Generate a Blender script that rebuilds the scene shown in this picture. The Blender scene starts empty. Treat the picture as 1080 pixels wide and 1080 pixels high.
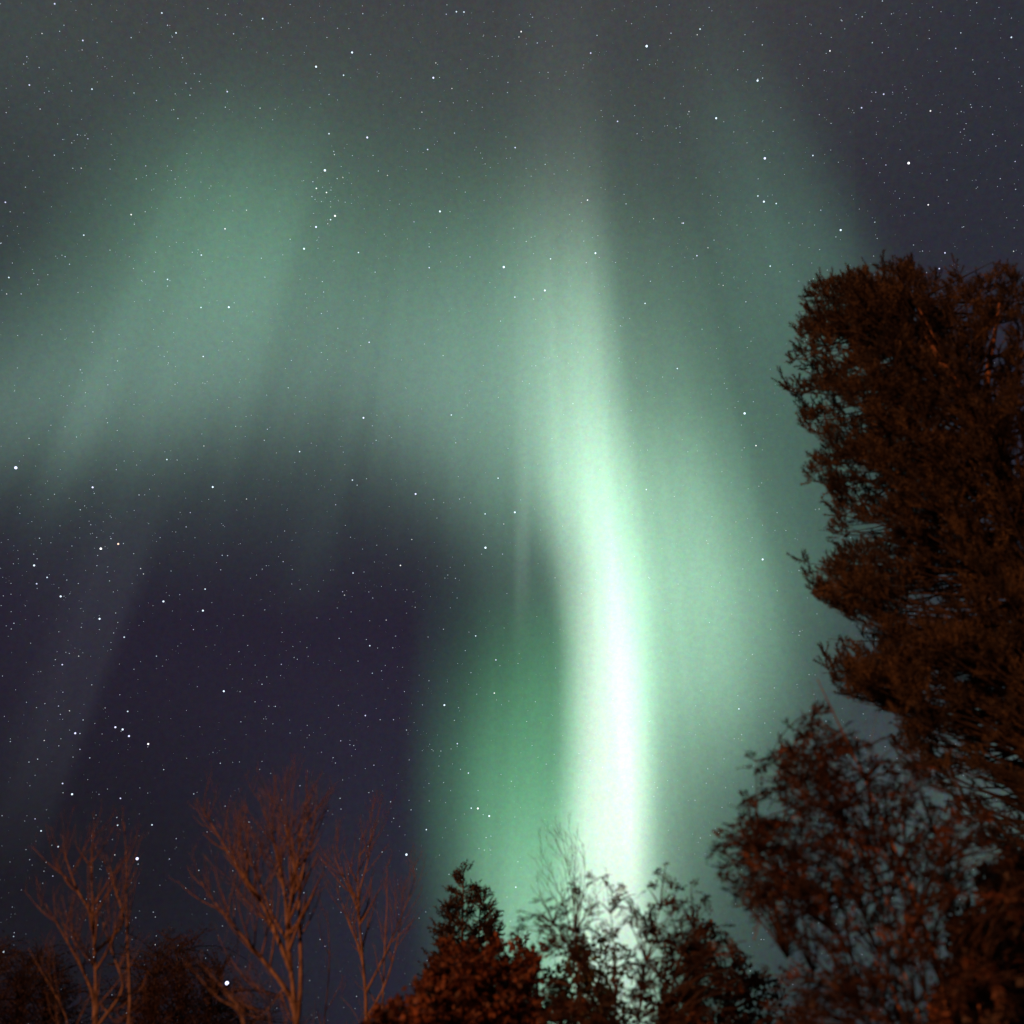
import bpy, math, random
import numpy as np
from mathutils import Vector

# ------------------------------------------------------------------ camera
scene = bpy.context.scene
R = math.radians
PITCH = 35.0
CAM = np.array([0.0, 0.0, 1.6])
FOC = 1083.0
cam_d = bpy.data.cameras.new("camera"); cam = bpy.data.objects.new("camera", cam_d)
scene.collection.objects.link(cam)
cam.location = CAM; cam.rotation_euler = (R(90 + PITCH), 0, 0)
cam_d.sensor_width = 36; cam_d.lens = 36 * FOC / 1080
cam_d.clip_start = .05; cam_d.clip_end = 20000
cam_d.dof.use_dof = True; cam_d.dof.focus_distance = 4000; cam_d.dof.aperture_fstop = 0.95
scene.camera = cam

# ------------------------------------------------------------------ light
w = bpy.data.worlds.new("World"); scene.world = w; w.use_nodes = True
bg = w.node_tree.nodes['Background']
st = w.node_tree.nodes.new('ShaderNodeTexSky'); st.sky_type = 'NISHITA'; st.sun_disc = False
st.sun_elevation = R(-6); st.sun_rotation = R(200)
w.node_tree.links.new(st.outputs[0], bg.inputs[0]); bg.inputs[1].default_value = .05
sd = bpy.data.lights.new("low_orange_light", 'SUN'); sun = bpy.data.objects.new("low_orange_light", sd)
scene.collection.objects.link(sun)
sd.energy = 2.1; sd.angle = R(1.5); sd.color = (1.0, .34, .13)
ldir = Vector((.60, .79, -.035)).normalized()          # travels from behind left, almost level
sun.rotation_euler = ldir.to_track_quat('-Z', 'Y').to_euler()
sun.location = (-20, -20, 3)
vs = scene.view_settings; vs.view_transform = 'Standard'; vs.look = 'None'; vs.exposure = 0; vs.gamma = 1
scene.cycles.max_bounces = 4; scene.cycles.transparent_max_bounces = 16

# ------------------------------------------------------------------ helpers
C = scene.collection
def direction(px, py):
    """bearing of a point of the tangent plane that faces north, 35 degrees up"""
    px = np.asarray(px, float); py = np.asarray(py, float)
    x = (px - 540) / FOC; y = (540 - py) / FOC
    c, s = math.cos(R(PITCH)), math.sin(R(PITCH))
    d = np.stack([x, c - y * s, s + y * c], -1)
    return d / np.linalg.norm(d, axis=-1, keepdims=True)
def at(px, py, D):
    """point seen towards (px, py) whose ground distance is D"""
    d = direction(px, py)
    return CAM + d * (D / np.hypot(d[..., 0], d[..., 1]))[..., None] if np.ndim(px) else CAM + d * (D / math.hypot(d[0], d[1]))
def project(p):
    q = np.asarray(p) - CAM
    c, s = math.cos(R(PITCH)), math.sin(R(PITCH))
    f = q[..., 1] * c + q[..., 2] * s; u = -q[..., 1] * s + q[..., 2] * c
    return 540 + FOC * q[..., 0] / f, 540 - FOC * u / f
def unit(v):
    v = np.asarray(v, float); return v / (np.linalg.norm(v) + 1e-9)
def tag(o, label=None, cat=None, group=None, kind=None):
    if label: o['label'] = label
    if cat: o['category'] = cat
    if group: o['group'] = group
    if kind: o['kind'] = kind
    return o
def empty(name, loc):
    o = bpy.data.objects.new(name, None); C.objects.link(o); o.location = loc; o.empty_display_size = .3
    return o
class MB:
    def __init__(s): s.v = []; s.f = []; s.n = 0
    def add(s, v, f):
        v = np.asarray(v, float).reshape(-1, 3)
        s.v.append(v); s.f.extend([[i + s.n for i in q] for q in f]); s.n += len(v)
    def tube(s, pts, rad, sides=6):
        pts = np.asarray(pts, float); n = len(pts)
        t = np.gradient(pts, axis=0); t /= np.linalg.norm(t, axis=1, keepdims=True) + 1e-9
        ref = np.array([0.31, 0.95, 0.05]) if abs(t[0][2]) > .7 else np.array([0., 0., 1.])
        a = np.cross(t, ref); a /= np.linalg.norm(a, axis=1, keepdims=True) + 1e-9
        b = np.cross(t, a)
        th = np.arange(sides) * 2 * math.pi / sides
        rad = np.asarray(rad, float)
        v = pts[:, None] + rad[:, None, None] * (np.cos(th)[None, :, None] * a[:, None] + np.sin(th)[None, :, None] * b[:, None])
        f = [[i * sides + j, i * sides + (j + 1) % sides, (i + 1) * sides + (j + 1) % sides, (i + 1) * sides + j]
             for i in range(n - 1) for j in range(sides)]
        f.append(list(range(sides))[::-1]); f.append([(n - 1) * sides + j for j in range(sides)])
        s.add(v, f)
    def build(s, name, mat, parent=None, smooth=True):
        me = bpy.data.meshes.new(name)
        me.from_pydata(np.concatenate(s.v).tolist() if s.v else [], [], s.f)
        if smooth: me.polygons.foreach_set('use_smooth', [True] * len(me.polygons))
        me.materials.append(mat); me.update()
        o = bpy.data.objects.new(name, me); C.objects.link(o)
        if parent:
            o.parent = parent; o.location = -Vector(parent.location)
        return o
def tri_cloud(name, P, mat, parent, corners=4):
    """P: (n, corners, 3) leaf sized faces, as one mesh"""
    P = np.asarray(P, np.float32); n = len(P)
    me = bpy.data.meshes.new(name)
    me.vertices.add(n * corners); me.vertices.foreach_set('co', P.reshape(-1))
    me.loops.add(n * corners); me.loops.foreach_set('vertex_index', np.arange(n * corners, dtype=np.int32))
    me.polygons.add(n); me.polygons.foreach_set('loop_start', np.arange(0, n * corners, corners, dtype=np.int32))
    me.materials.append(mat); me.update(calc_edges=True); me.validate()
    o = bpy.data.objects.new(name, me); C.objects.link(o)
    if parent: o.parent = parent; o.location = -Vector(parent.location)
    return o
def nodes(name):
    m = bpy.data.materials.new(name); m.use_nodes = True
    nt = m.node_tree; nt.nodes.clear()
    return m, nt, nt.nodes.new('ShaderNodeOutputMaterial')
def ramp(nt, fac, stops):
    r = nt.nodes.new('ShaderNodeValToRGB'); e = r.color_ramp.elements
    while len(e) < len(stops): e.new(.5)
    for k, (p, c) in enumerate(stops): e[k].position = p; e[k].color = (*c, 1)
    nt.links.new(fac, r.inputs[0]); return r.outputs[0]
def bark_mat(name, a, b, scale=14):
    m, nt, out = nodes(name); L = nt.links.new
    g = nt.nodes.new('ShaderNodeNewGeometry')
    mp = nt.nodes.new('ShaderNodeMapping'); mp.inputs['Scale'].default_value = (1, 1, .25)
    n = nt.nodes.new('ShaderNodeTexNoise'); n.inputs['Scale'].default_value = scale; n.inputs['Detail'].default_value = 5
    L(g.outputs['Position'], mp.inputs[0]); L(mp.outputs[0], n.inputs['Vector'])
    p = nt.nodes.new('ShaderNodeBsdfPrincipled'); p.inputs['Roughness'].default_value = .9
    L(ramp(nt, n.outputs[0], [(.35, a), (.65, b)]), p.inputs['Base Color'])
    bp = nt.nodes.new('ShaderNodeBump'); bp.inputs['Strength'].default_value = .6; bp.inputs['Distance'].default_value = .02
    L(n.outputs[0], bp.inputs['Height']); L(bp.outputs[0], p.inputs['Normal'])
    L(p.outputs[0], out.inputs[0]); return m
def leaf_mat(name, stops, scale=2.5, trans=.35):
    m, nt, out = nodes(name); L = nt.links.new
    g = nt.nodes.new('ShaderNodeNewGeometry')
    n = nt.nodes.new('ShaderNodeTexNoise'); n.inputs['Scale'].default_value = scale; n.inputs['Detail'].default_value = 6
    n.inputs['Roughness'].default_value = .75
    L(g.outputs['Position'], n.inputs['Vector'])
    col = ramp(nt, n.outputs[0], stops)
    d = nt.nodes.new('ShaderNodeBsdfPrincipled'); d.inputs['Roughness'].default_value = .6
    t = nt.nodes.new('ShaderNodeBsdfTranslucent'); mx = nt.nodes.new('ShaderNodeMixShader'); mx.inputs[0].default_value = trans
    L(col, d.inputs['Base Color']); L(col, t.inputs[0])
    L(d.outputs[0], mx.inputs[1]); L(t.outputs[0], mx.inputs[2]); L(mx.outputs[0], out.inputs[0]); return m
# ---- AURORA BEGIN (light field of the sky, in tangent plane units round the north bearing) ----
def gau(t, s):
    return np.exp(-0.5 * (t / s) ** 2)
def sstep(t, a, b):
    k = np.clip((t - a) / (b - a), 0, 1)
    return k * k * (3 - 2 * k)
def asym(x, c, sl, sr, p=2.0):
    d = x - c
    return np.exp(-0.5 * np.abs(d / np.where(d < 0, sl, sr)) ** p)
def itp(y, ys, vs):
    return np.interp(y, ys, vs)
def blob(x, y, cx, cy, sx, sy, ang=0.0):
    a = math.radians(ang); dx, dy = x - cx, y - cy
    u = dx * math.cos(a) + dy * math.sin(a); v = -dx * math.sin(a) + dy * math.cos(a)
    return np.exp(-0.5 * ((u / sx) ** 2 + (v / sy) ** 2))
def smooth_itp(y, ys, vs):
    # gently rounded interpolation
    return (itp(y - 18, ys, vs) + 2 * itp(y, ys, vs) + itp(y + 18, ys, vs)) / 4
def ray_u(x, y):
    # all rays converge high overhead, like the real field lines
    return (x - 560) / (y + 600)
def rays(x, y, seed, per_unit, octs=4):
    """uneven striation along the rays, about -1..1"""
    u = ray_u(x, y) * per_unit + 500; r = np.random.RandomState(seed); o = 0; amp = 1.0
    for k in range(octs):
        tab = r.rand(4096) * 2 - 1; v = u * 1.9 ** k + .35 * np.sin(y / 170. + k); i = np.floor(v).astype(int); f = v - i; f = f * f * (3 - 2 * f)
        o = o + amp * (tab[i % 4096] * (1 - f) + tab[(i + 1) % 4096] * f); amp *= .6
    return o / 1.5
def aurora_pillar(x, y):
    c = smooth_itp(y, [0, 200, 300, 400, 500, 600, 700, 800, 900, 1000, 1300], [588, 606, 613, 617, 623, 634, 643, 648, 648, 648, 645])
    wl = smooth_itp(y, [0, 200, 300, 420, 520, 600, 680, 740, 900, 1100], [42, 50, 50, 50, 42, 33, 32, 35, 42, 52])
    wr = smooth_itp(y, [0, 200, 300, 420, 520, 620, 700, 900, 1100], [46, 27, 24, 28, 34, 37, 35, 34, 42])
    amp = smooth_itp(y, [-200, 0, 120, 200, 260, 320, 400, 500, 600, 700, 800, 880, 960, 1100, 1300],
                        [0, .010, .020, .045, .105, .20, .30, .41, .53, .68, .78, .80, .66, .42, .15])
    core = .64 * asym(x, c - 4, wl * smooth_itp(y, [560, 680], [1.1, 1.0]), wr * 1.05, smooth_itp(y, [500, 680], [3.0, 4.2])) + .36 * gau(x - c - 2, smooth_itp(y, [300, 500, 650, 800, 950], [24, 21, 22, 28, 34]))
    I = core * amp
    tint = smooth_itp(y, [0, 200, 290], [0.92, .85, 0]) + smooth_itp(y, [0, 200, 290], [0, 0, 1]) * (.67 + .25 * sstep(I, .25, .85))
    col = np.stack([tint, np.ones_like(tint), 0.34 + 0.62 * tint], -1)
    I = I * (1 + .07 * rays(x, y, 3, 70))
    out = I[..., None] * col
    # broad veil round and right of the ray
    vr = smooth_itp(y, [100, 250, 400, 550, 650, 750, 850, 950, 1100], [40, 70, 80, 92, 97, 88, 64, 56, 56])
    va = smooth_itp(y, [100, 220, 320, 420, 520, 620, 720, 800, 880, 960, 1100], [0, .02, .07, .17, .44, .58, .50, .30, .18, .11, .08])
    out += (asym(x, c + 28, smooth_itp(y, [300, 500, 600, 700], [70, 50, 30, 28]), vr, 2.7) * va)[..., None] * np.array([.57, 1.0, .69])
    # the wide dim green beyond it
    ra = smooth_itp(y, [60, 200, 330, 450, 600, 700, 780, 860, 1000], [.008, .03, .085, .13, .175, .165, .12, .085, .05])
    out += (asym(x, 735, 120, smooth_itp(y, [200, 400, 600, 760, 900], [70, 100, 120, 95, 60]), 2.4) * ra)[..., None] * np.array([.42, 1.0, .66])
    # veil to the left of the ray, ending in a dim edge
    out += (asym(x, 560, smooth_itp(y, [200, 400, 600], [60, 75, 45]), 60, 2.2)
            * smooth_itp(y, [160, 260, 360, 440, 520, 600, 650, 700], [0, .05, .10, .13, .12, .055, .02, 0]))[..., None] * np.array([.48, 1.0, .68])
    out += (gau(x - (551 - (y - 560) * .02), 4.5) * gau(y - 560, 62) * .060)[..., None] * np.array([.8, 1, .85])
    # lower left skirt
    la = smooth_itp(y, [610, 680, 740, 800, 860, 920, 980, 1100, 1300], [0, .11, .20, .28, .37, .46, .46, .34, .1])
    out += (asym(x, smooth_itp(y, [650, 800, 950], [575, 556, 560]), smooth_itp(y, [650, 800, 900, 1000], [54, 52, 50, 46]), 60, 2.3) * la)[..., None] * \
        np.stack([smooth_itp(y, [700, 850, 1000], [.25, .34, .50]), np.ones_like(y * 1.0), smooth_itp(y, [700, 850, 1000], [.42, .52, .66])], -1)
    out += (asym(x, 470, 22, 50, 2.4) * smooth_itp(y, [560, 700, 850, 1000], [0, .018, .04, .02]))[..., None] * np.array([.3, 1, .6])
    out *= (1 + .10 * rays(x, y, 5, 45))[..., None]
    return out
def aurora_arch(x, y):
    n1 = rays(x, y, 21, 16); n2 = rays(x, y, 22, 55, 3)
    low = smooth_itp(x, [-300, 0, 100, 200, 300, 400, 500, 620], [560, 535, 520, 512, 515, 535, 580, 620]) + 24 * n1 + 9 * n2
    edge = 1 - sstep(y, low - 140, low + 105)
    I = .145 * blob(x, y, 205, 312, 120, 82, -44)
    I += .100 * blob(x, y, 50, 415, 125, 78, -12)
    I += .150 * blob(x, y, 395, 390, 120, 92, 12)
    I += .062 * blob(x, y, 480, 300, 110, 100, 0)
    I += .050 * blob(x, y, 225, 205, 75, 70, -10)
    I += .060 * blob(x, y, 500, 460, 60, 140, 0)
    I += .035 * blob(x, y, 60, 455, 130, 45, -4)
    I += .016 * blob(x, y, 0, 20, 90, 100, 0)
    u = ray_u(x, y)
    I = I * (.08 + .92 * edge) * (1 + .09 * n1 + .05 * n2) * (1 - .12 * gau(u + .265, .022) * gau(y - 330, 160)) * (1 + .09 * gau(u + .325, .022) * gau(y - 330, 160))
    I += .026 * blob(x, y, 330, 230, 360, 190, 0)
    I += .016 * blob(x, y, 200, 520, 300, 65, 0)
    # faint curtain hanging down at the left, crisp on its right side
    G = .014 * (1 - sstep(u, -.350, -.328)) * sstep(u, -.47, -.35) * sstep(y, 480, 620) * (1 - sstep(y, 760, 1020)) * (1 + .3 * n2)
    I += .012 * gau(u + .195, .016) * sstep(y, 420, 540) * (1 - sstep(y, 560, 680))
    tint = .40 + .16 * sstep(y, 150, 480)
    return I[..., None] * np.stack([tint, np.ones_like(tint), .64 + .14 * sstep(y, 180, 450)], -1) + G[..., None] * np.array([.85, 1.0, 1.15])
def aurora_streak(x, y):
    u = ray_u(x, y)
    I = np.exp(-.5 * np.abs((u - .338) / np.where(u < .338, .075, .050)) ** 2.0) * smooth_itp(y, [-100, 0, 90, 180, 260, 330, 420, 560, 700], [0, .004, .022, .052, .088, .09, .06, .03, 0])
    I = I * (1 + .14 * rays(x, y, 31, 30))
    return I[..., None] * np.array([.42, 1.0, .70])
def sky_base(x, y):
    # dim air: grey red high up, violet low, a little blue to the right
    top = np.array([.050, .0495, .057]); mid = np.array([.0195, .0155, .030]); low = np.array([.0120, .0110, .0165])
    t = sstep(y, 40, 560)[..., None]; b = sstep(y, 700, 960)[..., None]
    c = top * (1 - t) + mid * t
    c = c * (1 - b) + low * b
    c = c + (gau(x - 430, 110) * gau(y - 960, 150))[..., None] * np.array([.009, .010, .019])
    c = c + (blob(x, y, 1060, 880, 135, 120))[..., None] * np.array([.050, .082, .072]) + (blob(x, y, 820, 960, 110, 130))[..., None] * np.array([.022, .036, .036])
    r = (sstep(x, 700, 1000) * (1 - sstep(y, 600, 760)))[..., None]
    c = c * (1 - r) + (c * .30 + np.array([.0165, .0185, .0275])) * r
    return c
# ---- AURORA END ----
# ------------------------------------------------------------------ sky dome, gives off its own dim light
def glow_mat(name, additive, grain):
    m, nt, out = nodes(name); L = nt.links.new
    a = nt.nodes.new('ShaderNodeAttribute'); a.attribute_name = 'glow'
    g = nt.nodes.new('ShaderNodeNewGeometry'); nm = nt.nodes.new('ShaderNodeVectorMath'); nm.operation = 'NORMALIZE'
    L(g.outputs['Position'], nm.inputs[0])
    n = nt.nodes.new('ShaderNodeTexNoise'); n.inputs['Scale'].default_value = 210; n.inputs['Detail'].default_value = 3; n.inputs['Roughness'].default_value = .8
    L(nm.outputs[0], n.inputs['Vector'])
    mr = nt.nodes.new('ShaderNodeMix'); mr.data_type = 'RGBA'; mr.blend_type = 'MIX'
    mr.inputs['Factor'].default_value = grain; mr.inputs['A'].default_value = (.5, .5, .5, 1)
    L(n.outputs['Color'], mr.inputs['B'])
    mu = nt.nodes.new('ShaderNodeMix'); mu.data_type = 'RGBA'; mu.blend_type = 'MULTIPLY'; mu.inputs['Factor'].default_value = 1
    L(a.outputs['Color'], mu.inputs['A']); L(mr.outputs['Result'], mu.inputs['B'])
    e = nt.nodes.new('ShaderNodeEmission'); e.inputs[1].default_value = 2.0
    L(mu.outputs['Result'], e.inputs[0])
    if additive:
        t = nt.nodes.new('ShaderNodeBsdfTransparent'); s = nt.nodes.new('ShaderNodeAddShader')
        L(e.outputs[0], s.inputs[0]); L(t.outputs[0], s.inputs[1]); L(s.outputs[0], out.inputs[0])
    else: L(e.outputs[0], out.inputs[0])
    m.cycles.emission_sampling = 'NONE'
    return m
def glow_mesh(name, V, F, col, mat):
    me = bpy.data.meshes.new(name)
    me.from_pydata(V.tolist(), [], F); at_ = me.attributes.new('glow', 'FLOAT_COLOR', 'POINT')
    at_.data.foreach_set('color', np.concatenate([col, np.ones((len(V), 1))], 1).astype(np.float32).reshape(-1))
    me.polygons.foreach_set('use_smooth', [True] * len(F)); me.materials.append(mat); me.update()
    o = bpy.data.objects.new(name, me); C.objects.link(o); return o
NA, NE = 180, 90
az = np.linspace(R(-118), R(118), NA); el = np.linspace(-math.pi / 2 + .001, math.pi / 2 - .001, NE)
AZ, EL = np.meshgrid(az, el)
V = np.stack([np.sin(AZ) * np.cos(EL), np.cos(AZ) * np.cos(EL), np.sin(EL)], -1).reshape(-1, 3) * 6000
F = [[i * NA + j, (i + 1) * NA + j, (i + 1) * NA + j + 1, i * NA + j + 1] for i in range(NE - 1) for j in range(NA - 1)]
azs = (AZ + math.pi) % (2 * math.pi) - math.pi
ye = 540 - FOC * np.tan(np.clip(EL - R(PITCH), -1.1, 1.1))
xe = 540 + FOC * np.sin(azs) * np.cos(EL) * 1.0
col = sky_base(xe.reshape(-1), ye.reshape(-1)) * np.where(EL.reshape(-1) < -.02, .1, 1)[:, None]
tag(glow_mesh('sky', V, F, col, glow_mat('night_sky', False, .46)), 'dark violet night sky fading to grey higher up', kind='structure')

def aurora(name, fn, x0, x1, y0, y1, dist, fold, label, cut=.0035, step=7):
    xs = np.arange(x0, x1 + step, step, float); ys = np.arange(y0, y1 + step, step, float)
    X, Y = np.meshgrid(xs, ys)
    G = fn(X, Y); lum = G[..., 1]
    G = G * np.clip((lum - cut) / np.maximum(lum, 1e-6), 0, 1)[..., None]
    keep = G[..., 1] > 0
    d = dist * (1 + fold * np.sin(X / 55.) + fold * .6 * np.sin(X / 21. + 1))      # the curtain folds towards and away
    P = CAM + direction(X, Y) * d[..., None]
    nx = len(xs); F = []; idx = -np.ones(X.size, int)
    q = keep[:-1, :-1] | keep[1:, :-1] | keep[:-1, 1:] | keep[1:, 1:]
    ii, jj = np.nonzero(q); a = ii * nx + jj
    quads = np.stack([a, a + 1, a + nx + 1, a + nx], -1)
    used = np.unique(quads); idx[used] = np.arange(len(used))
    return tag(glow_mesh(name, P.reshape(-1, 3)[used], idx[quads].tolist(), G.reshape(-1, 3)[used], GM), label, 'aurora', 'bands of northern lights')
GM = glow_mat('aurora_light', True, .26)
aurora('aurora_curtain', aurora_pillar, 330, 1120, -240, 1300, 3300, .02, 'tall white green aurora column standing above the trees, brightest in the sky')
aurora('aurora_band', aurora_arch, -400, 900, -250, 1200, 3900, .02, 'wide soft green aurora band arching across the left of the sky')
aurora('aurora_ray', aurora_streak, 560, 1100, -250, 760, 3600, .015, 'faint slanting green aurora ray above the tall pine')

# ------------------------------------------------------------------ stars
RAW = [((0, 0), "173 12 3;512 41 3;831 59 3;863 93 1;557 104 3;530 80 2;739 107 2;262 128 3;415 119 2;537 134 1;133 106 2;85 179 2;478 175 1;578 183 2;1000 211 4;93 269 3;291 282 3;424 294 2;495 318 2;588 263 2;601 301 2;719 290 3;713 339 2;823 342 2;1041 299 2;1015 329 1;127 345 2;563 375 2;614 412 1;245 426 2;278 439 2;269 468 1;172 491 2;257 532 2;1041 423 3;1056 479 2;1058 489 2;1028 539 5;990 575 2;1001 596 3;1033 609 3;1067 565 2;1048 592 1;987 622 2;997 630 1;17 640 3;1060 683 4;1046 695 3;1037 708 2;1000 718 4;962 787 4;918 757 2;415 679 3;712 724 3;461 525 2;431 566 2;487 598 1;656 632 1;265 744 3;206 812 2;220 836 2;637 807 3;827 817 2;488 860 2;530 884 3;530 905 2;838 877 2;28 878 3;21 930 2;67 930 2;1020 891 2;1024 924 2;1017 992 2;636 973 3;724 972 4;294 1050 2;1069 1039 2;55 716 1;2 770 2;465 72 1;796 65 1;332 211 1;221 263 1;396 257 1;455 367 1;450 890 1;780 665 2;781 1000 1;104 540 1;637 484 1;240 33 1"),
 ((360, 0), "364 37 3;388 38 3;332 45 2;68 43 2;198 17 1;480 37 1;569 100 3;562 117 2;599 45 1;620 136 2;789 168 3;809 112 2;966 146 5;34 166 4;7 238 3;114 243 1;291 246 4;299 199 2;350 280 2;464 185 1;707 238 1;627 229 1;568 257 1;132 331 1;255 355 2;413 350 1;82 435 4;358 421 2;304 447 1;273 473 3;209 479 1;550 467 3;523 501 1;874 384 3;826 369 1;985 417 1;1072 421 1;117 541 2;146 555 2;205 537 1;5 562 2;645 520 2;710 481 1;779 633 3;312 669 4;401 692 1;230 702 2;988 692 2;921 688 1;943 702 1;901 645 2;866 590 1;835 599 1;1078 706 2;585 764 2;278 781 2;278 847 3;407 813 2;377 832 1;54 799 3;804 801 4;662 819 3;775 831 2;514 845 5;557 838 1;107 861 2;168 852 1;720 861 1;725 905 1;644 919 4;549 940 3;961 960 3;955 872 1;978 890 2;883 1031 2;504 1016 2;341 984 1;155 1026 1;994 202 1;1043 105 2;865 28 1"),
 ((720, 0), "55 92 3;46 110 2;252 142 2;568 53 2;632 3 2;498 24 1;600 135 2;466 161 3;407 79 1;880 104 2;780 96 1;1040 118 3;864 153 2;1018 183 1;651 150 1;237 255 4;253 247 2;201 259 1;254 207 1;361 247 1;611 292 2;636 298 3;566 341 3;784 351 3;20 353 2;106 374 4;254 381 1;260 501 5;412 492 3;715 516 5;758 548 1;581 518 1;643 522 2;981 425 2;1052 511 2;238 620 3;257 638 4;296 644 3;437 665 2;114 641 1;120 681 1;777 648 3;732 625 1;702 681 1;608 703 2;500 728 4;2 706 3;80 784 2;45 809 3;141 787 1;107 831 1;277 842 3;128 903 2;200 955 2;830 800 3;812 850 3;1047 795 2;933 592 1;996 590 1;1049 721 1;1025 689 1;184 1046 1;90 236 1;948 337 1;371 775 1;519 851 1"),
 ((0, 360), "643 48 3;372 62 2;254 90 2;912 147 2;45 158 1;201 175 1;154 283 1;92 307 2;836 313 2;846 278 2;776 301 1;645 331 2;948 349 3;528 374 3;203 349 1;50 400 6;368 406 2;293 462 4;673 461 4;440 486 2;780 499 2;1062 517 2;1059 485 1;254 533 2;602 542 2;589 587 2;327 571 1;55 524 1;319 656 5;374 641 4;351 624 2;125 623 2;108 709 4;149 747 3;116 767 3;192 807 4;186 780 1;454 736 2;445 719 2;703 677 2;720 678 2;685 700 1;881 681 1;896 697 2;858 635 1;830 720 1;649 784 3;517 823 4;642 852 4;546 853 1;626 855 1;315 878 4;612 912 2;687 900 1;44 892 2;393 936 3;351 953 1;351 975 1;495 996 2;249 996 2;197 1023 3;890 1022 2;1073 940 2;2 718 1;1046 724 1;484 836 1;418 766 1"),
 ((360, 360), "88 3 3;1063 86 3;733 197 2;70 242 4;348 233 3;362 321 2;532 267 1;110 313 2;100 322 1;254 214 1;35 439 3;50 455 2;158 437 1;496 433 3;235 483 4;292 500 2;374 499 2;455 546 3;549 541 4;514 578 2;456 653 5;449 611 1;510 673 2;478 712 1;187 709 3;223 627 2;303 711 1;37 733 3;4 792 2;10 803 2;207 786 1;282 807 1;142 882 2;425 932 3;90 963 3;489 1008 3;98 1050 2;965 469 3;947 344 1;1062 567 1;206 860 1;345 843 1;515 907 1;322 45 2;388 213 1"),
 ((0, 720), "708 27 4;829 5 2;871 75 2;333 80 1;590 88 1;632 139 1;404 91 3;365 141 4;388 148 4;408 169 4;469 194 4;220 150 1;238 160 4;253 161 2;253 211 2;284 238 2;263 118 2;220 89 2;140 183 2;119 242 2;185 74 2;697 255 2;518 275 2;198 319 3;228 353 4;381 366 3;613 352 2;949 326 2;111 431 2;130 469 3;372 451 3;481 450 3;304 419 1;184 519 3;558 521 1;788 441 2;434 557 6;536 558 2;363 545 2;167 612 2;208 618 2;629 594 2;309 767 2;297 868 3;43 803 2;12 852 4;718 951 7;854 703 3;1028 834 2;111 293 1;365 773 1;963 204 1;1078 184 2;1076 366 2;842 115 1;1017 220 1;491 829 2"),
 ((360, 720), "76 104 3;165 117 2;326 71 4;484 33 3;206 150 2;367 193 3;103 261 2;256 215 1;402 286 3;156 377 2;432 398 4;411 397 3;468 422 4;269 465 3;320 490 1;458 490 2;147 483 1;206 544 5;351 651 2;552 647 3;129 536 2;668 104 1;752 224 2;567 395 1;177 711 1"),
 ((720, 720), "178 83 3;260 128 2;131 241 2;39 372 2;54 133 1;87 483 1;290 90 1"),
 ((720, 360), "196 228 5;385 0 1;298 232 1;232 330 3;250 448 2;205 560 1;253 690 4;190 720 2;120 740 1;150 610 1;80 640 2;60 240 1;140 150 2")]
stars = []
for (ox, oy), s_ in RAW:
    for t_ in s_.split(';'):
        a_, b_, m_ = t_.split(); stars.append((ox + int(a_) / 3, oy + int(b_) / 3, int(m_)))
def star_mat(name, col, strength):
    m, nt, out = nodes(name); e = nt.nodes.new('ShaderNodeEmission'); e.inputs[0].default_value = (*col, 1); e.inputs[1].default_value = strength
    nt.links.new(e.outputs[0], out.inputs[0]); m.cycles.emission_sampling = 'NONE'; return m
TINTS = [(.70, .86, 1), (1, 1, 1), (.68, .70, 1), (1, .72, .52)]
SIZE = {1: .50, 2: .68, 3: .95, 4: 1.25, 5: 1.55, 6: 2.0, 7: 2.8}      # radius
GAIN = {1: .42, 2: .75, 3: 1.15, 4: 1.7, 5: 1.7, 6: 1.9, 7: 2.4}
smats = {}
def star_mesh(mag, tint):
    k = (mag, tint)
    if k not in smats:
        import bmesh
        bm = bmesh.new(); bmesh.ops.create_icosphere(bm, subdivisions=2, radius=SIZE[mag] * 3.3)
        me = bpy.data.meshes.new('star'); bm.to_mesh(me); bm.free()
        me.materials.append(star_mat('starlight', TINTS[tint], GAIN[mag])); smats[k] = me
    return smats[k]
BRIGHT = {(239, 1037): 'largest and brightest white star, low in the dark left of the largest bare tree',
 (145, 906): 'big violet white star right of the tip of the leftmost bare tree',
 (17, 493): 'large white star near the left edge, just under the green band',
 (343, 180): 'bright white star at the top of the small star cluster',
 (682, 49): 'bright star near the top edge, right of the column of light',
 (531, 282): 'bright star just left of the column where it begins to glow',
 (807, 167): 'bright star in the faint slanting ray at the upper right',
 (958, 172): 'bright star in the plain dark sky above the tall pine',
 (106, 579): 'bright blue white star, the left one of a pair in the dark at left',
 (125, 574): 'pinkish orange star, the right one of a pair in the dark at left',
 (512, 578): 'bright star left of the column at the end of the dark gap',
 (429, 901): 'violet white star above the tips of the bare tree left of the conifer',
 (236, 729): 'white star alone in the dark violet sky above the bare trees',
 (785, 436): 'bright white star close to the left edge of the tall pine crown'}
def region(x, y):
    if y < 150: r = 'near the top of the sky'
    elif y < 500 and x < 540: r = 'in the wide green band'
    elif x < 180 and y < 700: r = 'in the dark sky at the left edge'
    elif x < 460 and y < 860: r = 'in the dark violet gap under the green band'
    elif x < 460: r = 'low over the bare trees'
    elif x < 720 and y >= 500: r = 'around the bright column of light'
    elif x >= 720 and y >= 300: r = 'in the green veil beside the pine'
    else: r = 'between the column and the right edge'
    return r
rs = random.Random(4)
stars.sort(key=lambda s_: -s_[2])
word = {1: 'tiny faint star', 2: 'small faint star', 3: 'small white star', 4: 'medium bright white star', 5: 'bright white star', 6: 'big white star', 7: 'largest star'}
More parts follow.
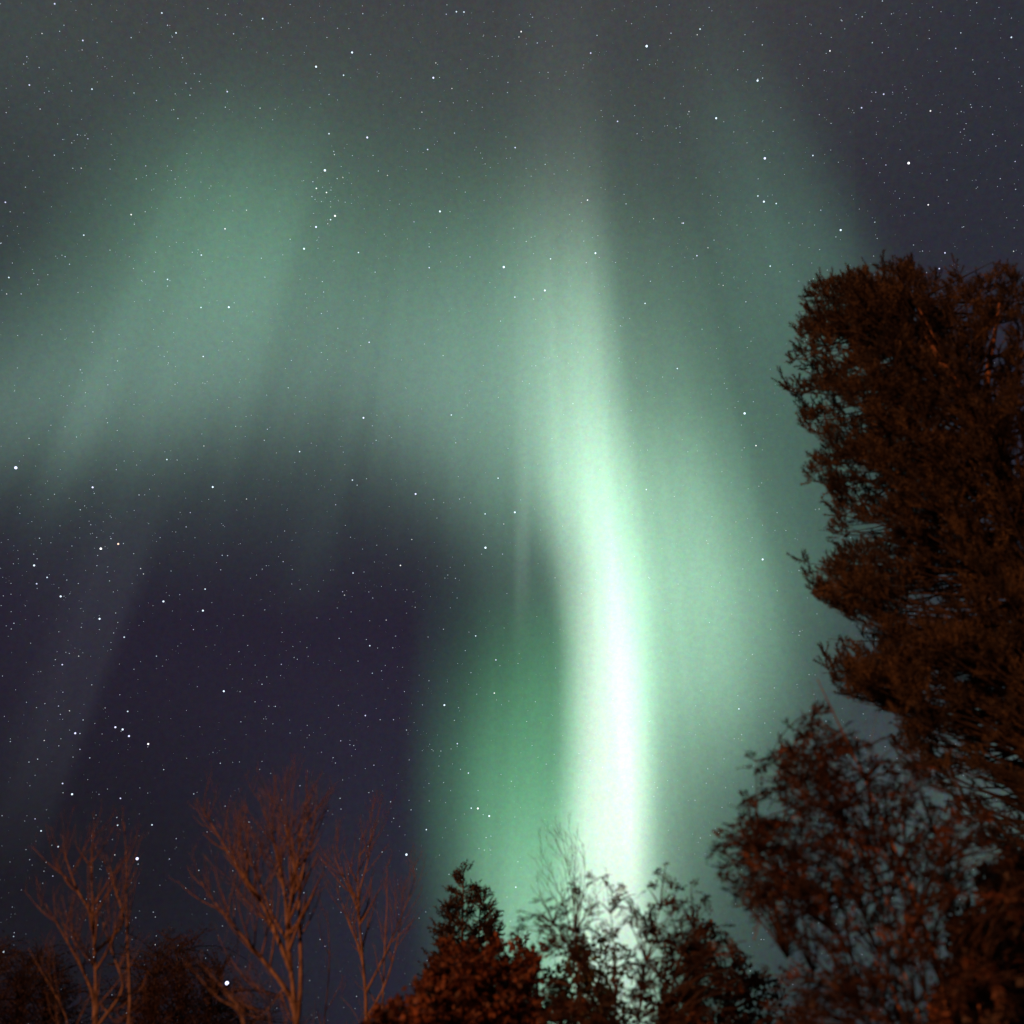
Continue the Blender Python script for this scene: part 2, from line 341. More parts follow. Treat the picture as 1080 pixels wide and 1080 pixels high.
for k, (x, y, mag) in enumerate(stars[:300]):
    tint = 3 if (abs(x - 124.7) < 2 and abs(y - 573.7) < 2) else (2 if mag >= 6 else rs.choice([0, 0, 0, 1, 2, 2]))
    o = bpy.data.objects.new('star', star_mesh(mag, tint)); C.objects.link(o)
    o.location = CAM + direction(x, y) * 5200
    lab = None
    for (bx, by), l_ in BRIGHT.items():
        if math.hypot(bx - x, by - y) < 4: lab = l_
    tag(o, lab or word[mag] + ' ' + region(x, y), 'star', 'stars in the night sky')
# the rest, too many and too faint to tell apart
sm = MB(); oct_v = np.array([[1, 0, 0], [-1, 0, 0], [0, 1, 0], [0, -1, 0], [0, 0, 1], [0, 0, -1]], float)
oct_f = [[0, 2, 4], [2, 1, 4], [1, 3, 4], [3, 0, 4], [2, 0, 5], [1, 2, 5], [3, 1, 5], [0, 3, 5]]
for x, y, mag in stars[300:]:
    sm.add(CAM + direction(x, y) * 5200 + oct_v * SIZE[mag] * 3.4, oct_f)
for k in range(9500):
    x, y = rs.uniform(-250, 1330), rs.uniform(-250, 1150)
    if k < 45: x, y = rs.gauss(346, 13), rs.gauss(212, 20)
    elif k < 95: x, y = rs.gauss(75, 28), rs.gauss(640, 60)
    sm.add(CAM + direction(x, y) * 5200 + oct_v * (rs.random() ** 2.2 * 1.9 + .7), oct_f)
tag(sm.build('star_field', star_mat('faint_starlight', (.74, .86, 1), .70), smooth=False), 'hundreds of faint pinprick stars strewn over the whole sky', 'stars', kind='stuff')

# ------------------------------------------------------------------ ground
mg, ntg, og = nodes('forest_floor')
ng = ntg.nodes.new('ShaderNodeTexNoise'); ng.inputs['Scale'].default_value = .8; ng.inputs['Detail'].default_value = 8
tg = ntg.nodes.new('ShaderNodeTexCoord'); ntg.links.new(tg.outputs['Object'], ng.inputs['Vector'])
pg = ntg.nodes.new('ShaderNodeBsdfPrincipled'); pg.inputs['Roughness'].default_value = .95
ntg.links.new(ramp(ntg, ng.outputs[0], [(.35, (.035, .04, .018)), (.65, (.09, .075, .035))]), pg.inputs['Base Color']); ntg.links.new(pg.outputs[0], og.inputs[0])
gm = MB(); NG = 40; gx = np.sign(np.linspace(-1, 1, NG)) * np.abs(np.linspace(-1, 1, NG)) ** 3 * 5500
GX, GY = np.meshgrid(gx, gx)
GZ = .05 * np.sin(GX * .6) * np.cos(GY * .45) * (np.hypot(GX, GY) < 200) - .05
keepg = [[i * NG + j, i * NG + j + 1, (i + 1) * NG + j + 1, (i + 1) * NG + j] for i in range(NG - 1) for j in range(NG - 1)]
gm.add(np.stack([GX, GY, GZ], -1), keepg)
tag(gm.build('ground', mg), 'dark leaf strewn forest floor', kind='structure')
# ------------------------------------------------------------------ materials of the trees
rng = np.random.RandomState(11)
BARK_PALE = bark_mat('pale_bark', (.10, .065, .050), (.34, .245, .19), 22)
BARK_DARK = bark_mat('dark_bark', (.05, .04, .035), (.16, .12, .09), 18)
BARK_PINE = bark_mat('pine_bark', (.12, .06, .035), (.32, .16, .08), 9)
TWIG = bark_mat('twig_bark', (.035, .024, .018), (.10, .06, .045), 30)
TWIG_RED = bark_mat('red_twig_bark', (.16, .10, .075), (.32, .21, .16), 30)
BRANCH_DARK = bark_mat('darkest_branch_bark', (.018, .013, .010), (.05, .032, .022), 25)  # darkest bark, so thin branches and twigs stand out less
ROWAN = leaf_mat('autumn_rowan_leaf', [(.36, (.010, .007, .005)), (.49, (.040, .023, .014)), (.58, (.13, .058, .027)), (.64, (.30, .11, .045)), (.70, (.05, .035, .018))], 3.0)
YELLOW = leaf_mat('yellow_green_leaf', [(.30, (.05, .045, .018)), (.5, (.14, .16, .06)), (.62, (.26, .30, .12)), (.75, (.18, .09, .03))], 4, .6)
NEEDLE = leaf_mat('pine_needle', [(.40, (.006, .005, .003)), (.50, (.032, .024, .012)), (.60, (.120, .080, .034)), (.68, (.03, .021, .010))], 1.8, .15)  # strong mottling put into the colour in place of shading across the crown
SPRUCE = leaf_mat('dark_spruce_needle', [(.35, (.014, .010, .006)), (.6, (.055, .030, .016))], 3, .1)
RUST = leaf_mat('rust_leaf', [(.36, (.018, .009, .006)), (.48, (.11, .040, .017)), (.60, (.25, .085, .028)), (.68, (.34, .10, .03)), (.75, (.06, .03, .015))], 3.0, .25)
HAZY = leaf_mat('dim_red_brown_leaf', [(.35, (.030, .014, .010)), (.65, (.075, .030, .018))], 2, .2)
SHADED = leaf_mat('shade_dark_leaf', [(.38, (.008, .006, .005)), (.56, (.026, .014, .009)), (.66, (.09, .035, .016))], 2.2, .2)  # leaves coloured near black to stand in for shade on the corner thicket
UP = np.array([0., 0., 1.])
def rdir(): v = rng.normal(size=3); return v / np.linalg.norm(v)
def bez(a, b, bend, n=7):
    a = np.asarray(a, float); b = np.asarray(b, float); m = (a + b) / 2 + bend; t = np.linspace(0, 1, n)[:, None]
    return (1 - t) ** 2 * a + 2 * t * (1 - t) * m + t ** 2 * b
def resample(p, n):
    p = np.asarray(p, float); l = np.r_[0, np.cumsum(np.linalg.norm(np.diff(p, axis=0), axis=1))]
    t = np.linspace(0, l[-1], n); q = np.stack([np.interp(t, l, p[:, k]) for k in range(3)], -1)
    for _ in range(2): q[1:-1] = (q[:-2] + 2 * q[1:-1] + q[2:]) / 4
    return q
def twigs(mb, path, r0, count, length, up=.9, lo=.25, depth=1, sides=4, tips=None, spread=.75):
    """side shoots that leave the path and turn upwards"""
    n = len(path)
    for k in range(count):
        t = lo + (1 - lo) * (k + rng.rand()) / count; i = min(int(t * (n - 1)), n - 2); f = t * (n - 1) - i
        p = path[i] * (1 - f) + path[i + 1] * f; d = unit(path[min(i + 1, n - 1)] - path[i])
        side = unit(np.cross(d, rdir())); v = unit(d * (1 - spread * .5) + side * spread + UP * up * .35)
        L = length * (1.15 - .75 * t) * rng.uniform(.6, 1.3); q = [p]
        for s_ in range(5):
            v = unit(v + UP * up * .17 + rdir() * .13); q.append(q[-1] + v * L / 5)
        q = np.array(q); rr = max(r0 * (1 - .75 * t) * .5, .0022)
        mb.tube(q, np.linspace(rr, .0014 + rr * .12, 6), sides if rr > .006 else 3)
        if tips is not None: tips.append((q[-1], v)); tips.append((q[3], v))
        if depth > 0: twigs(mb, q, rr, 3 if depth == 1 else 4, L * .55, up, .2, depth - 1, 3, tips, spread)

def limb_path(pix, D, n=12):
    """pix: (x, y[, extra distance]) waypoints"""
    return resample([at(p[0], p[1], D + (p[2] if len(p) > 2 else 0)) for p in pix], n)
def bare_tree(label, D, base, limbs, bark, tw=(9, .9), group=None, r_scale=1, depth=1, name='bare_tree'):
    """base: (x at the frame bottom); limbs: list of (pixel waypoints, radius)"""
    foot = at(base[0], base[1], D); foot = np.array([foot[0], foot[1], 0])
    t = empty(name, foot)
    tag(t, label, 'tree', group)
    p0 = limb_path(limbs[0][0], D, 14); low = np.array([[foot[0], foot[1], -.05], [foot[0] + (p0[0][0] - foot[0]) * .3, foot[1], p0[0][2] * .35]])
    path = resample(np.vstack([low, p0]), 22); mb = MB()
    rad = np.linspace(1.15, .10, 22) * limbs[0][1] * .82; mb.tube(path, rad, 10); mb.build('trunk', bark, t)
    tb = MB(); twigs(tb, p0, limbs[0][1], tw[0], tw[1], depth=depth)
    for pix, r in limbs[1:]:
        q = limb_path(pix, D, 14); m = MB()
        # start the limb inside the wood it leaves
        j = np.argmin(np.linalg.norm(path - q[0], axis=1)); 
        if pix[0][1] < 1075: q = resample(np.vstack([path[max(j - 1, 0)][None], q]), 15)
        else: q = resample(np.vstack([[[foot[0] + (q[0][0] - foot[0]) * .25, foot[1], .3]], q]), 20)
        m.tube(q, np.linspace(.95, .10, len(q)) * r * .85, 8); m.build('limb', bark, t)
        twigs(tb, q, r, tw[0], tw[1], lo=.35, depth=depth)
    tb.build('twigs', TWIG_RED if bark is not BARK_DARK else BARK_DARK, t)
    return t

# ------------------------------------------------------------------ bare trees on the left
bare_tree('slim bare tree with two pale trunks in the bottom left corner, lit orange', 13, (112, 1080),
  [([(103, 1080), (101, 1020), (97, 960), (96, 925), (98, 880)], .050),
   ([(140, 1080), (137, 1040), (134, 985), (131, 950), (136, 905), (131, 868)], .046),
   ([(100, 1050), (84, 1015), (68, 988), (55, 965), (46, 950)], .030),
   ([(97, 962), (84, 945), (76, 925), (69, 903), (66, 890)], .026),
   ([(133, 975), (126, 950), (118, 925), (112, 900)], .026),
   ([(134, 1042), (120, 1010), (112, 985), (104, 955)], .026),
   ([(78, 1080), (66, 1058), (52, 1040), (38, 1016), (30, 1000)], .030),
   ([(104, 1055), (112, 1066), (122, 1080)], .030),
   ([(101, 1020), (90, 1000), (80, 985), (68, 975)], .020)], BARK_PALE, (9, .95), 'bare trees in orange light')
bare_tree('largest bare tree with a fan of orange lit limbs, in the lower left', 12, (316, 1080),
  [([(316, 1080), (311, 1052), (302, 1008), (303, 960), (312, 915), (322, 870), (324, 835)], .062),
   ([(312, 1058), (297, 1035), (275, 1010), (262, 993), (244, 975), (232, 957), (218, 945), (212, 930)], .040),
   ([(302, 1010), (290, 985), (283, 960), (268, 938), (250, 915), (236, 892), (224, 870), (214, 852)], .038),
   ([(302, 995), (304, 965), (300, 938), (293, 905), (286, 880), (278, 848)], .030),
   ([(317, 1060), (318, 1020), (317, 980), (313, 945), (320, 905), (332, 880), (335, 850)], .036),
   ([(283, 958), (275, 930), (262, 905), (250, 890), (243, 875)], .024),
   ([(312, 920), (304, 890), (300, 865), (290, 838)], .024),
   ([(293, 990), (278, 965), (262, 955), (250, 940), (240, 925)], .020),
   ([(301, 1040), (290, 1055), (280, 1068), (268, 1078)], .02),
   ([(306, 1075), (292, 1050), (286, 1030), (278, 1012)], .020),
   ([(300, 940), (290, 915), (284, 900), (270, 880)], .018)], BARK_PALE, (15, .95), 'bare trees in orange light')
bare_tree('bare tree with upright dim branches between the largest bare tree and the conifer', 15, (388, 1080),
  [([(388, 1080), (386, 1040), (380, 990), (377, 950), (375, 925), (382, 880)], .058),
   ([(340, 1080), (345, 1050), (350, 1020), (347, 990), (345, 960)], .034),
   ([(378, 960), (368, 935), (356, 915), (350, 890)], .026),
   ([(380, 1000), (368, 975), (362, 955), (354, 935)], .024),
   ([(402, 1080), (406, 1050), (404, 1000), (410, 955), (408, 910)], .040),
   ([(405, 1010), (420, 975), (432, 945), (440, 920)], .024),
   ([(378, 940), (388, 912), (392, 880), (390, 850)], .022),
   ([(384, 1075), (372, 1062), (358, 1050)], .020),
   ([(407, 1040), (418, 1000), (424, 970), (425, 930)], .022)], BARK_PALE, (9, .95), 'bare trees in orange light')
bare_tree('low forked bare sapling under the largest star', 10, (262, 1080),
  [([(263, 1080), (257, 1066), (250, 1060), (244, 1053), (241, 1050)], .022),
   ([(250, 1060), (240, 1060), (232, 1056), (222, 1046), (208, 1028), (196, 1014)], .012),
   ([(256, 1068), (236, 1040), (222, 1030), (206, 1010)], .010)], BARK_PALE, (5, .2), 'bare trees in orange light')
# thin sapling in front of the green glow
bare_tree('thin upright bare sapling silhouetted against the green glow', 13, (612, 1080),
  [([(611, 1080), (610, 1010), (606, 960), (600, 915), (592, 878), (590, 866)], .022),
   ([(609, 1000), (598, 965), (586, 930), (574, 905), (566, 893)], .010),
   ([(608, 985), (600, 945), (594, 905), (583, 880)], .010),
   ([(609, 960), (606, 925), (604, 890), (599, 872)], .010),
   ([(609, 1010), (590, 985), (578, 960), (570, 940)], .009),
   ([(608, 990), (614, 950), (618, 915), (616, 890)], .010),
   ([(609, 1000), (622, 965), (630, 935)], .009)], BARK_DARK, (8, .55))

# ------------------------------------------------------------------ leafy shrubs
def rowan_leaf(p, d, size):
    """a drooping leaf made of paired leaflets; returns (n, 4, 3)"""
    d = unit(d + rdir() * .25); side = unit(np.cross(d, UP + rdir() * .6)); nrm = np.cross(side, d); out = []
    n = 5
    for k in range(n + 1):
        t = .25 + .75 * k / n; c = p + d * size * t - UP * size * .35 * t * t
        for sg in ((-1, 1) if k < n else (0,)):
            ax = unit(d * (.55 if sg else 1) + side * sg * .9 - UP * .35 + rdir() * .25); L = size * .36 * rng.uniform(.8, 1.2)
            wd = unit(np.cross(ax, nrm + rdir() * .5)) * L * .19
            out.append([c, c + ax * L * .45 + wd, c + ax * L, c + ax * L * .45 - wd])
    return out
def small_leaf(p, d, size):
    out = []
    for k in range(5):
        ax = unit(d * .5 + rdir() - UP * .2); c = p + rdir() * size * .5; wd = unit(np.cross(ax, rdir())) * size * .2
        out.append([c, c + ax * size * .25 + wd, c + ax * size * .55, c + ax * size * .25 - wd])
    return out
def inside(poly, x, y):
    r = False; n = len(poly); j = n - 1
    for i in range(n):
        xi, yi = poly[i]; xj, yj = poly[j]
        if (yi > y) != (yj > y) and x < (xj - xi) * (y - yi) / (yj - yi) + xi: r = not r
        j = i
    return r
def leafy(label, D, stems, outline, nshoot, leaves, mat, name='rowan_shrub', size=.15, thick=1.2, bark=BARK_DARK, shoot=.5, leaf=rowan_leaf,
          group=None, dens=None, cat='shrub', up=.15, fuzz=9):
    foot = at(stems[0][0][0][0], 1080, D); foot = np.array([foot[0], foot[1], 0])
    t = empty(name, foot); tag(t, label, cat, group); paths = []
    for pix, r in stems:
        q = limb_path(pix, D, 12); q = resample(np.vstack([[[foot[0] + (q[0][0] - foot[0]) * .3, foot[1], -.03]], q]), 18)
        m = MB(); m.tube(q, np.linspace(1.2, .15, 18) * r, 7); m.build('stem', bark, t); paths.append(q[4:])
    allp = np.vstack(paths); tb = MB(); P = []
    xs = [p[0] for p in outline]; ys = [p[1] for p in outline]; made = 0; tries = 0
    while made < nshoot and tries < nshoot * 30:
        tries += 1; x = rng.uniform(min(xs), max(xs)); y = rng.uniform(min(ys), max(ys))
        if not inside(outline, x, y): continue
        if dens is not None and rng.rand() > dens(x, y): continue
        made += 1; x += rng.normal() * fuzz; y += abs(rng.normal()) * fuzz - fuzz * .6
        tip = at(x, y, D + rng.normal() * thick * .5)
        # nearest stem point that lies lower
        dd = np.linalg.norm(allp - tip, axis=1) + np.maximum(0, allp[:, 2] - tip[2] + .15) * 3; j = int(np.argmin(dd * rng.uniform(.85, 1.15, len(dd))))
        q = bez(allp[j], tip, UP * np.linalg.norm(tip - allp[j]) * .14, 6); tb.tube(q, np.linspace(.009, .003, 6) * (1 if D < 11 else 1.1), 4)
        for k in range(leaves):
            f = rng.uniform(.45, 1); i = min(int(f * 5), 4); p = q[i] + (q[i + 1] - q[i]) * (f * 5 - i)
            P += leaf(p, unit(unit(q[-1] - q[0]) * .5 + rdir() * .8 + UP * up), size * rng.uniform(.7, 1.2))
    tb.build('twigs', BRANCH_DARK if mat in (SHADED, HAZY, RUST) else TWIG, t); tri_cloud('foliage', P, mat, t)
    return t
# bushy conifer with an upright tip
def needle_sprig(p, d, L, n=22, wid=.006, nl=.05):
    f = np.arange(n)[:, None] / n; c = p + d * L * f; r = rng.normal(size=(n, 3)); r /= np.linalg.norm(r, axis=1, keepdims=True)
    ax = d * .75 + r * .95; ax /= np.linalg.norm(ax, axis=1, keepdims=True)
    wd = np.cross(ax, r[::-1]); wd *= wid / (np.linalg.norm(wd, axis=1, keepdims=True) + 1e-9)
    return [np.stack([c - wd, c + wd, c + ax * nl * rng.uniform(.7, 1.2, (n, 1))], 1)]
def spruce(label, D, spires, mat, width, foot_px, group=None, nb=150):
    foot = at(foot_px, 1080, D); foot = np.array([foot[0], foot[1], 0]); t = empty('conifer', foot); tag(t, label, 'conifer', group); P = []
    tb = MB()
    for (x, y, w_) in spires:
        top = at(x, y, D + rng.uniform(-.5, .5)); base = np.array([foot[0] * .6 + top[0] * .4, foot[1] * .6 + top[1] * .4, 0]); q = bez(base, top, (0, 0, 0), 10)
        m = MB(); m.tube(q, np.linspace(.11, .008, 10) * w_ / width, 7); m.build('trunk', BARK_DARK, t)
        H = top[2]
        for k in range(nb):
            h = H * (1 - .70 * (k + rng.rand()) / nb) ; f = (H - h) / H; i = (h / H) * 9; i0 = min(int(i), 8); c = q[i0] + (q[i0 + 1] - q[i0]) * (i - i0)
            a = rng.rand() * 6.283; rad = w_ * (f / .55) ** .85 * rng.uniform(.55, 1.12) + .06
            v = np.array([math.cos(a), math.sin(a), rng.uniform(.25, .75)]); e = c + v * rad
            bq = bez(c, e, UP * -.08 * rad, 5); tb.tube(bq, np.linspace(.012, .004, 5), 3)
            ns = int(4 + rad * 13)
            for s_ in range(ns):
                g = rng.uniform(.15, 1.0); p = c + (e - c) * g + rdir() * .05
                P += needle_sprig(p, unit(v + rdir() * .55 + UP * .35), rng.uniform(.10, .2), 14, .012, .055)
    tb.build('branches', BARK_DARK, t); tri_cloud('foliage', np.concatenate(P), mat, t, 3); return t
spruce('dark pointed conifer in the bottom centre, left of the green glow', 18, [(489, 918, 1.15), (507, 938, .85), (474, 955, .75), (518, 968, .7)], SPRUCE, 1.1, 488, nb=120)
spruce('small dark conifer tucked at the foot of the green glow', 21, [(548, 992, .9)], SPRUCE, 1.0, 548, nb=90)

# rust coloured bush in front of the conifer
leafy('rust orange leafed bush in front of the pointed conifer', 12,
  [([(500, 1080), (505, 1040), (515, 1010)], .03), ([(470, 1080), (470, 1050), (462, 1010)], .03), ([(540, 1080), (548, 1040), (545, 1008)], .03)],
  [(428, 1110), (436, 1050), (450, 1010), (480, 990), (510, 1005), (528, 998), (545, 994), (562, 1010), (578, 1030), (590, 1060), (596, 1110)],
  300, 7, RUST, 'leafy_bush', .13, 1.6, leaf=small_leaf, cat='bush')
leafy('low rust brown bush at the bottom edge below the upright bare trees', 11,
  [([(400, 1100), (402, 1085), (405, 1070)], .02), ([(440, 1100), (438, 1080), (436, 1062)], .02)],
  [(350, 1120), (372, 1085), (392, 1072), (415, 1062), (440, 1055), (460, 1080), (466, 1120)], 110, 7, RUST, 'leafy_bush', .13, 1.0, leaf=small_leaf, cat='bush')
# yellow green bush backlit by the glow
leafy('yellow green leafed bush right below the thin bare sapling, backlit', 13,
  [([(612, 1080), (618, 1040), (620, 1000)], .025), ([(630, 1080), (634, 1040), (640, 1005)], .025), ([(590, 1080), (592, 1040), (585, 1010)], .02)],
  [(566, 1110), (572, 1030), (585, 1000), (600, 985), (625, 985), (650, 995), (662, 1030), (668, 1110)],
  120, 5, YELLOW, 'leafy_bush', .13, 1.4, leaf=small_leaf, cat='bush')
# rowan in the middle
leafy('sparse rowan with drooping leaves in front of the brightest glow', 11,
  [([(648, 1080), (650, 1030), (648, 980), (640, 935)], .022), ([(672, 1080), (676, 1030), (690, 975), (705, 930)], .022),
   ([(610, 1080), (612, 1020), (606, 970), (604, 925)], .020), ([(700, 1080), (706, 1030), (728, 985), (745, 955)], .020), ([(640, 1080), (628, 1030), (584, 975)], .014)],
  [(560, 1110), (562, 1000), (558, 965), (568, 945), (580, 958), (592, 965), (600, 930), (612, 908), (632, 905), (648, 915), (672, 920), (690, 902), (705, 915), (728, 918), (742, 930), (760, 950), (775, 980), (790, 1110)],
  330, 3, ROWAN, size=.15, thick=1.5, cat='rowan', dens=lambda x, y: .10 + .90 * min(1, max(0, (y - 905) / 130.)) ** 1.1 * (.4 if 585 < x < 655 else 1))
leafy('dark leafy bush between the two rowans, with a few orange leaves', 13,
  [([(730, 1080), (735, 1030), (745, 985)], .03), ([(760, 1080), (770, 1040), (780, 1000)], .03), ([(700, 1080), (700, 1040), (690, 1010)], .02)],
  [(690, 1110), (694, 1060), (702, 1020), (715, 985), (740, 965), (765, 985), (790, 1010), (830, 1030), (860, 1060), (880, 1110)],
  170, 6, ROWAN, 'leafy_bush', .12, 1.6, leaf=small_leaf, cat='bush')

# large rowan on the right
leafy('large red brown rowan with many slanting stems, below the tall pine', 9,
  [([(958, 1080), (938, 1035), (918, 985), (903, 940), (890, 905)], .028),
   ([(1010, 1080), (998, 1035), (975, 975), (955, 920), (930, 860), (905, 805), (880, 755), (862, 716)], .030),
   ([(990, 1080), (968, 1020), (945, 965), (915, 900), (880, 860), (845, 830)], .022),
   ([(1005, 1080), (990, 1030), (975, 985), (960, 935), (952, 890), (950, 860)], .022),
   ([(1040, 1080), (1025, 1030), (1008, 975), (995, 920), (985, 880)], .020),
   ([(950, 1080), (925, 1040), (890, 1000), (860, 960), (830, 925), (800, 900)], .020),
   ([(975, 1080), (950, 1010), (925, 960), (908, 915), (905, 880), (903, 840)], .018),
   ([(930, 1085), (900, 1050), (870, 1030), (830, 1010)], .016),
   ([(955, 925), (925, 880), (900, 850), (870, 820), (835, 800)], .014),
   ([(862, 730), (858, 722), (853, 715)], .006), ([(905, 805), (918, 775), (925, 752)], .008)],
  [(770, 1110), (800, 1060), (800, 1020), (825, 1005), (838, 985), (815, 960), (785, 955), (758, 935), (754, 905), (762, 880), (775, 862), (757, 838), (768, 832), (800, 830),
   (775, 800), (785, 792), (802, 798), (820, 800), (822, 775), (832, 768), (846, 762), (842, 748), (858, 748), (872, 765), (895, 775), (915, 790), (940, 765), (965, 780), (990, 810), (1020, 830), (1050, 870), (1085, 920), (1095, 1000), (1100, 1110)],
  640, 3, ROWAN, size=.165, thick=1.8, cat='rowan', bark=BARK_PINE, dens=lambda x, y: (.8 if x < 875 and y < 965 else .32) * (.35 if (x < 830 and y < 850) else 1))
leafy('dark thicket in the bottom right corner, shade put into its leaf colour', 11.5,
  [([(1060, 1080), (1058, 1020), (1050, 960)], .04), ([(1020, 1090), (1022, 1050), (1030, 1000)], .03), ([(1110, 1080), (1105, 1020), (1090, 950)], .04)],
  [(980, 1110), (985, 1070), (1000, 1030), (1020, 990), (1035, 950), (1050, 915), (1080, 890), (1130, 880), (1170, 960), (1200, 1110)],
  700, 7, SHADED, 'thicket', .17, 1.8, leaf=small_leaf, cat='thicket')

# dim thickets behind the bare trees
leafy('dim brown thicket in the bottom left corner behind the slim bare tree', 22,
  [([(20, 1080), (22, 1050), (26, 1020)], .04), ([(50, 1090), (48, 1060), (40, 1020)], .04), ([(-20, 1080), (-15, 1040), (-5, 1010)], .04)],
  [(-60, 1110), (-40, 1030), (0, 1005), (30, 995), (60, 1015), (75, 1050), (85, 1110)], 750, 20, HAZY, 'thicket', .035, 3.2, fuzz=30, leaf=lambda p, d, s_: small_leaf(p + rdir() * .24 * rng.rand(), d, s_ * 1.15), cat='thicket', group='dim thickets at the back')
leafy('dim brown thicket between the two orange lit bare trees', 21,
  [([(190, 1080), (190, 1040), (186, 1005)], .04), ([(220, 1090), (225, 1060), (232, 1030)], .04), ([(160, 1080), (162, 1040), (166, 1010)], .04)],
  [(138, 1110), (146, 1040), (160, 1000), (180, 985), (204, 1000), (222, 1012), (228, 1040), (232, 1060), (262, 1070), (290, 1075), (300, 1110)], 900, 20, HAZY, 'thicket', .035, 3.2, fuzz=30, leaf=lambda p, d, s_: small_leaf(p + rdir() * .24 * rng.rand(), d, s_ * 1.15), cat='thicket', group='dim thickets at the back')

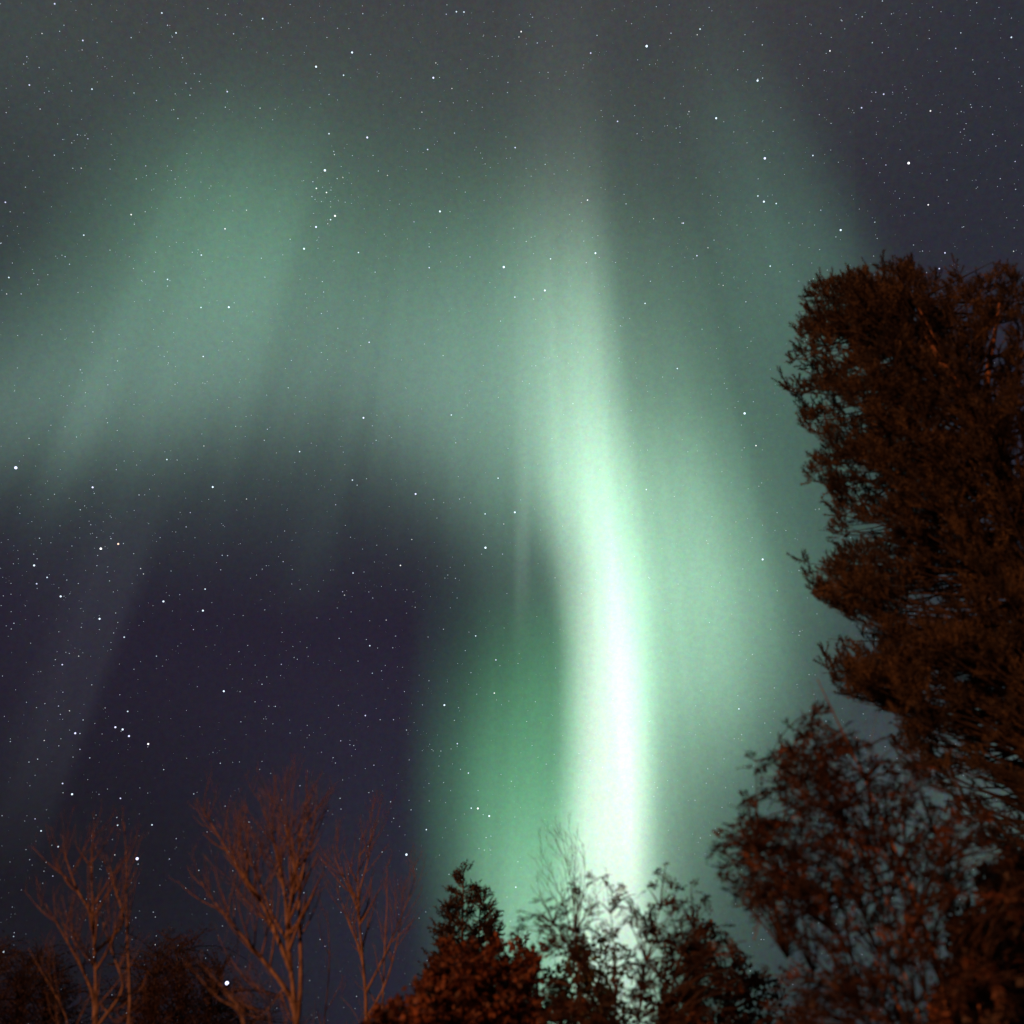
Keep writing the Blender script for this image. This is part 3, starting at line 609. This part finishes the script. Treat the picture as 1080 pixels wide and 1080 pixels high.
# ------------------------------------------------------------------ the tall pine
def pine():
    D = 14.0; mid = at(1042, 430, D); fx, fy = mid[0], mid[1]; foot = np.array([fx + .25, fy, 0.])
    t = empty('pine_tree', foot); tag(t, 'tall dark pine with a broad ragged crown filling the right edge', 'pine')
    H = at(1010, 300, D)[2]
    tp = np.array([[fx + .25, fy, -.1], [fx + .22, fy, 2.5], [fx + .12, fy, 5.5], [fx, fy, 8.], [fx - .05, fy, 10.3], [fx - .3, fy + .05, 12], [fx - .6, fy, H - .3]])
    tp = resample(tp, 26); m = MB(); m.tube(tp, np.linspace(.24, .03, 26), 12); m.build('trunk', BARK_PINE, t)
    # second leader of the fork
    f = resample([tp[18], at(1034, 400, D), at(1046, 380, D), at(1050, 350, D), at(1054, 320, D)], 10); m = MB(); m.tube(f, np.linspace(.09, .02, 10), 8); m.build('limb', BARK_PINE, t)
    f2 = resample([at(1040, 445, D - .2), at(1032, 430, D - .9), at(1020, 412, D - 1.5), at(1005, 396, D - 1.6), at(990, 380, D - 1.2), at(975, 350, D - .8)], 10); m = MB(); m.tube(f2, np.linspace(.085, .02, 10), 8); m.build('limb', BARK_PINE, t)
    edge = [(905, 282), (898, 288), (872, 296), (862, 288), (856, 300), (842, 325), (834, 345), (832, 370), (824, 385), (822, 408), (840, 425), (848, 450), (862, 470), (856, 486), (849, 498), (856, 515), (872, 522), (864, 530),
            (880, 538), (880, 552), (860, 555), (866, 566), (885, 578), (868, 590), (840, 592), (846, 612), (852, 625), (880, 645), (905, 660), (900, 672), (868, 668), (880, 684), (868, 690), (853, 696), (862, 712),
            (885, 725), (900, 742), (930, 752), (945, 760), (940, 790), (955, 815), (985, 830), (1000, 860), (1020, 880), (1040, 900), (1080, 900), (1150, 880), (1220, 800), (1270, 700), (1290, 560), (1270, 420), (1200, 320),
            (1120, 280), (1080, 300), (1078, 275), (1062, 266), (1048, 270), (1036, 292), (1022, 300), (1018, 284), (1004, 276), (992, 285), (985, 290), (975, 276), (950, 270), (925, 275)]
    bb = MB(); P = []; made = 0
    holes = [(905, 395, 9), (924, 415, 6), (902, 437, 8), (885, 372, 10), (940, 385, 5), (895, 500, 6), (925, 502, 7), (905, 558, 12), (925, 562, 9), (1003, 617, 14), (975, 640, 12), (1005, 650, 12), (960, 655, 9), (913, 672, 14), (896, 668, 12),
             (868, 532, 8), (990, 312, 8), (1020, 330, 7), (1010, 350, 6), (990, 735, 12), (1015, 720, 10), (1040, 760, 14), (1010, 790, 14), (1060, 800, 16), (1035, 830, 16), (1070, 850, 14), (1000, 760, 8), (1060, 730, 8), (1068, 770, 9), (920, 700, 5), (950, 710, 5), (922, 690, 6)]
    def ok(p):
        x, y = project(p); x += 3 * math.sin(y / 5.); 
        if not inside(edge, x, y): return False
        for hx, hy, hr in holes:
            if (x - hx) ** 2 + ((y - hy) * 1.2) ** 2 < (hr * 1.25) ** 2 and rng.rand() < .88: return False
        return not (y > 700 and rng.rand() < min(.4, (y - 720) / 300.))
    tries = 0
    while made < 690 and tries < 16000:
        tries += 1
        ex, ey = rng.uniform(822, 1290), rng.uniform(266, 900)
        if made >= 400: ex, ey = rng.uniform(822, 1010), rng.uniform(266, 740)
        if made >= 480: ex, ey = rng.uniform(822, 915), rng.uniform(280, 740)
        if made >= 570: ex, ey = rng.uniform(880, 1100), rng.uniform(700, 905)
        if not inside(edge, ex, ey): continue
        if ex > 1110 and rng.rand() < .72: continue
        off = abs(ex - 1055) / 235.; dep = 2.9 * math.sqrt(max(.05, 1 - min(off, 1) ** 2)) * rng.uniform(-1, 1)
        tip = at(ex, ey, D + dep)
        h = tip[2]; z0 = h - rng.uniform(.2, 1.1); k = int(np.argmin(np.abs(tp[:, 2] - min(z0, H)))); a = tp[k]
        L = np.linalg.norm(tip - a); made += 1
        q = bez(a, tip, -UP * L * rng.uniform(.02, .16) + rdir() * L * .05, 9)
        nq = 9
        while nq > 3 and not inside(edge, *project(q[nq - 1])): nq -= 1
        bb.tube(q[:nq], np.linspace(.008 + .008 * L, .004, 9)[:nq], 5)
        # side shoots carrying needle tufts
        ns = int(8 + L * 3.4)
        for s_ in range(ns):
            g = 1 - (rng.rand() ** 1.35) * .62; i = g * 8; i0 = min(int(i), 7); p = q[i0] + (q[i0 + 1] - q[i0]) * (i - i0)
            v = unit(unit(q[-1] - q[0]) * .6 + rdir() * .8 + UP * .45); l = rng.uniform(.12, .38) * (1.3 - g * .5); e = p + v * l
            if not ok(e) or not ok(p): continue
            bb.tube([p, p + v * l * .5 + UP * .01, e], [.005, .004, .003], 3)
            for c_ in range(3):
                u = unit(v * .5 + rdir() * .5 + UP * .55); P.extend(needle_sprig(e - v * l * .3 * c_, u, rng.uniform(.12, .24), 54, .0048, .052))
    bb.build('branches', BRANCH_DARK, t); tri_cloud('foliage', np.concatenate(P), NEEDLE, t, 3)
pine()
# a far wood closes the horizon beyond the garden
for k in range(26):
    a = R(-62 + k * 4.9 + rng.uniform(-1, 1)); D = rng.uniform(85, 120); x, y = math.sin(a) * D, math.cos(a) * D
    t = empty('distant_spruce', (x, y, 0)); tag(t, 'far dark spruce standing at the back of the wood', 'spruce', 'far spruces closing the horizon')
    h = rng.uniform(7, 10); m = MB(); m.tube([[x, y, 0], [x, y, h * .5], [x, y, h]], [.18, .1, .02], 6); m.build('trunk', BARK_DARK, t)
    P = []
    for j in range(260):
        f = rng.rand() ** .8; z = h * (1 - f * .9); rr = 1.7 * f * rng.uniform(.4, 1.1) + .1; b = rng.rand() * 6.283
        c = np.array([x + rr * math.cos(b), y + rr * math.sin(b), z]); d = np.array([math.cos(b), math.sin(b), -.45]); sd_ = np.array([-math.sin(b), math.cos(b), 0])
        P.append([c - d * .45 - sd_ * .22, c - d * .45 + sd_ * .22, c + d * .5 - UP * .15])
    tri_cloud('foliage', P, SPRUCE, t, 3)
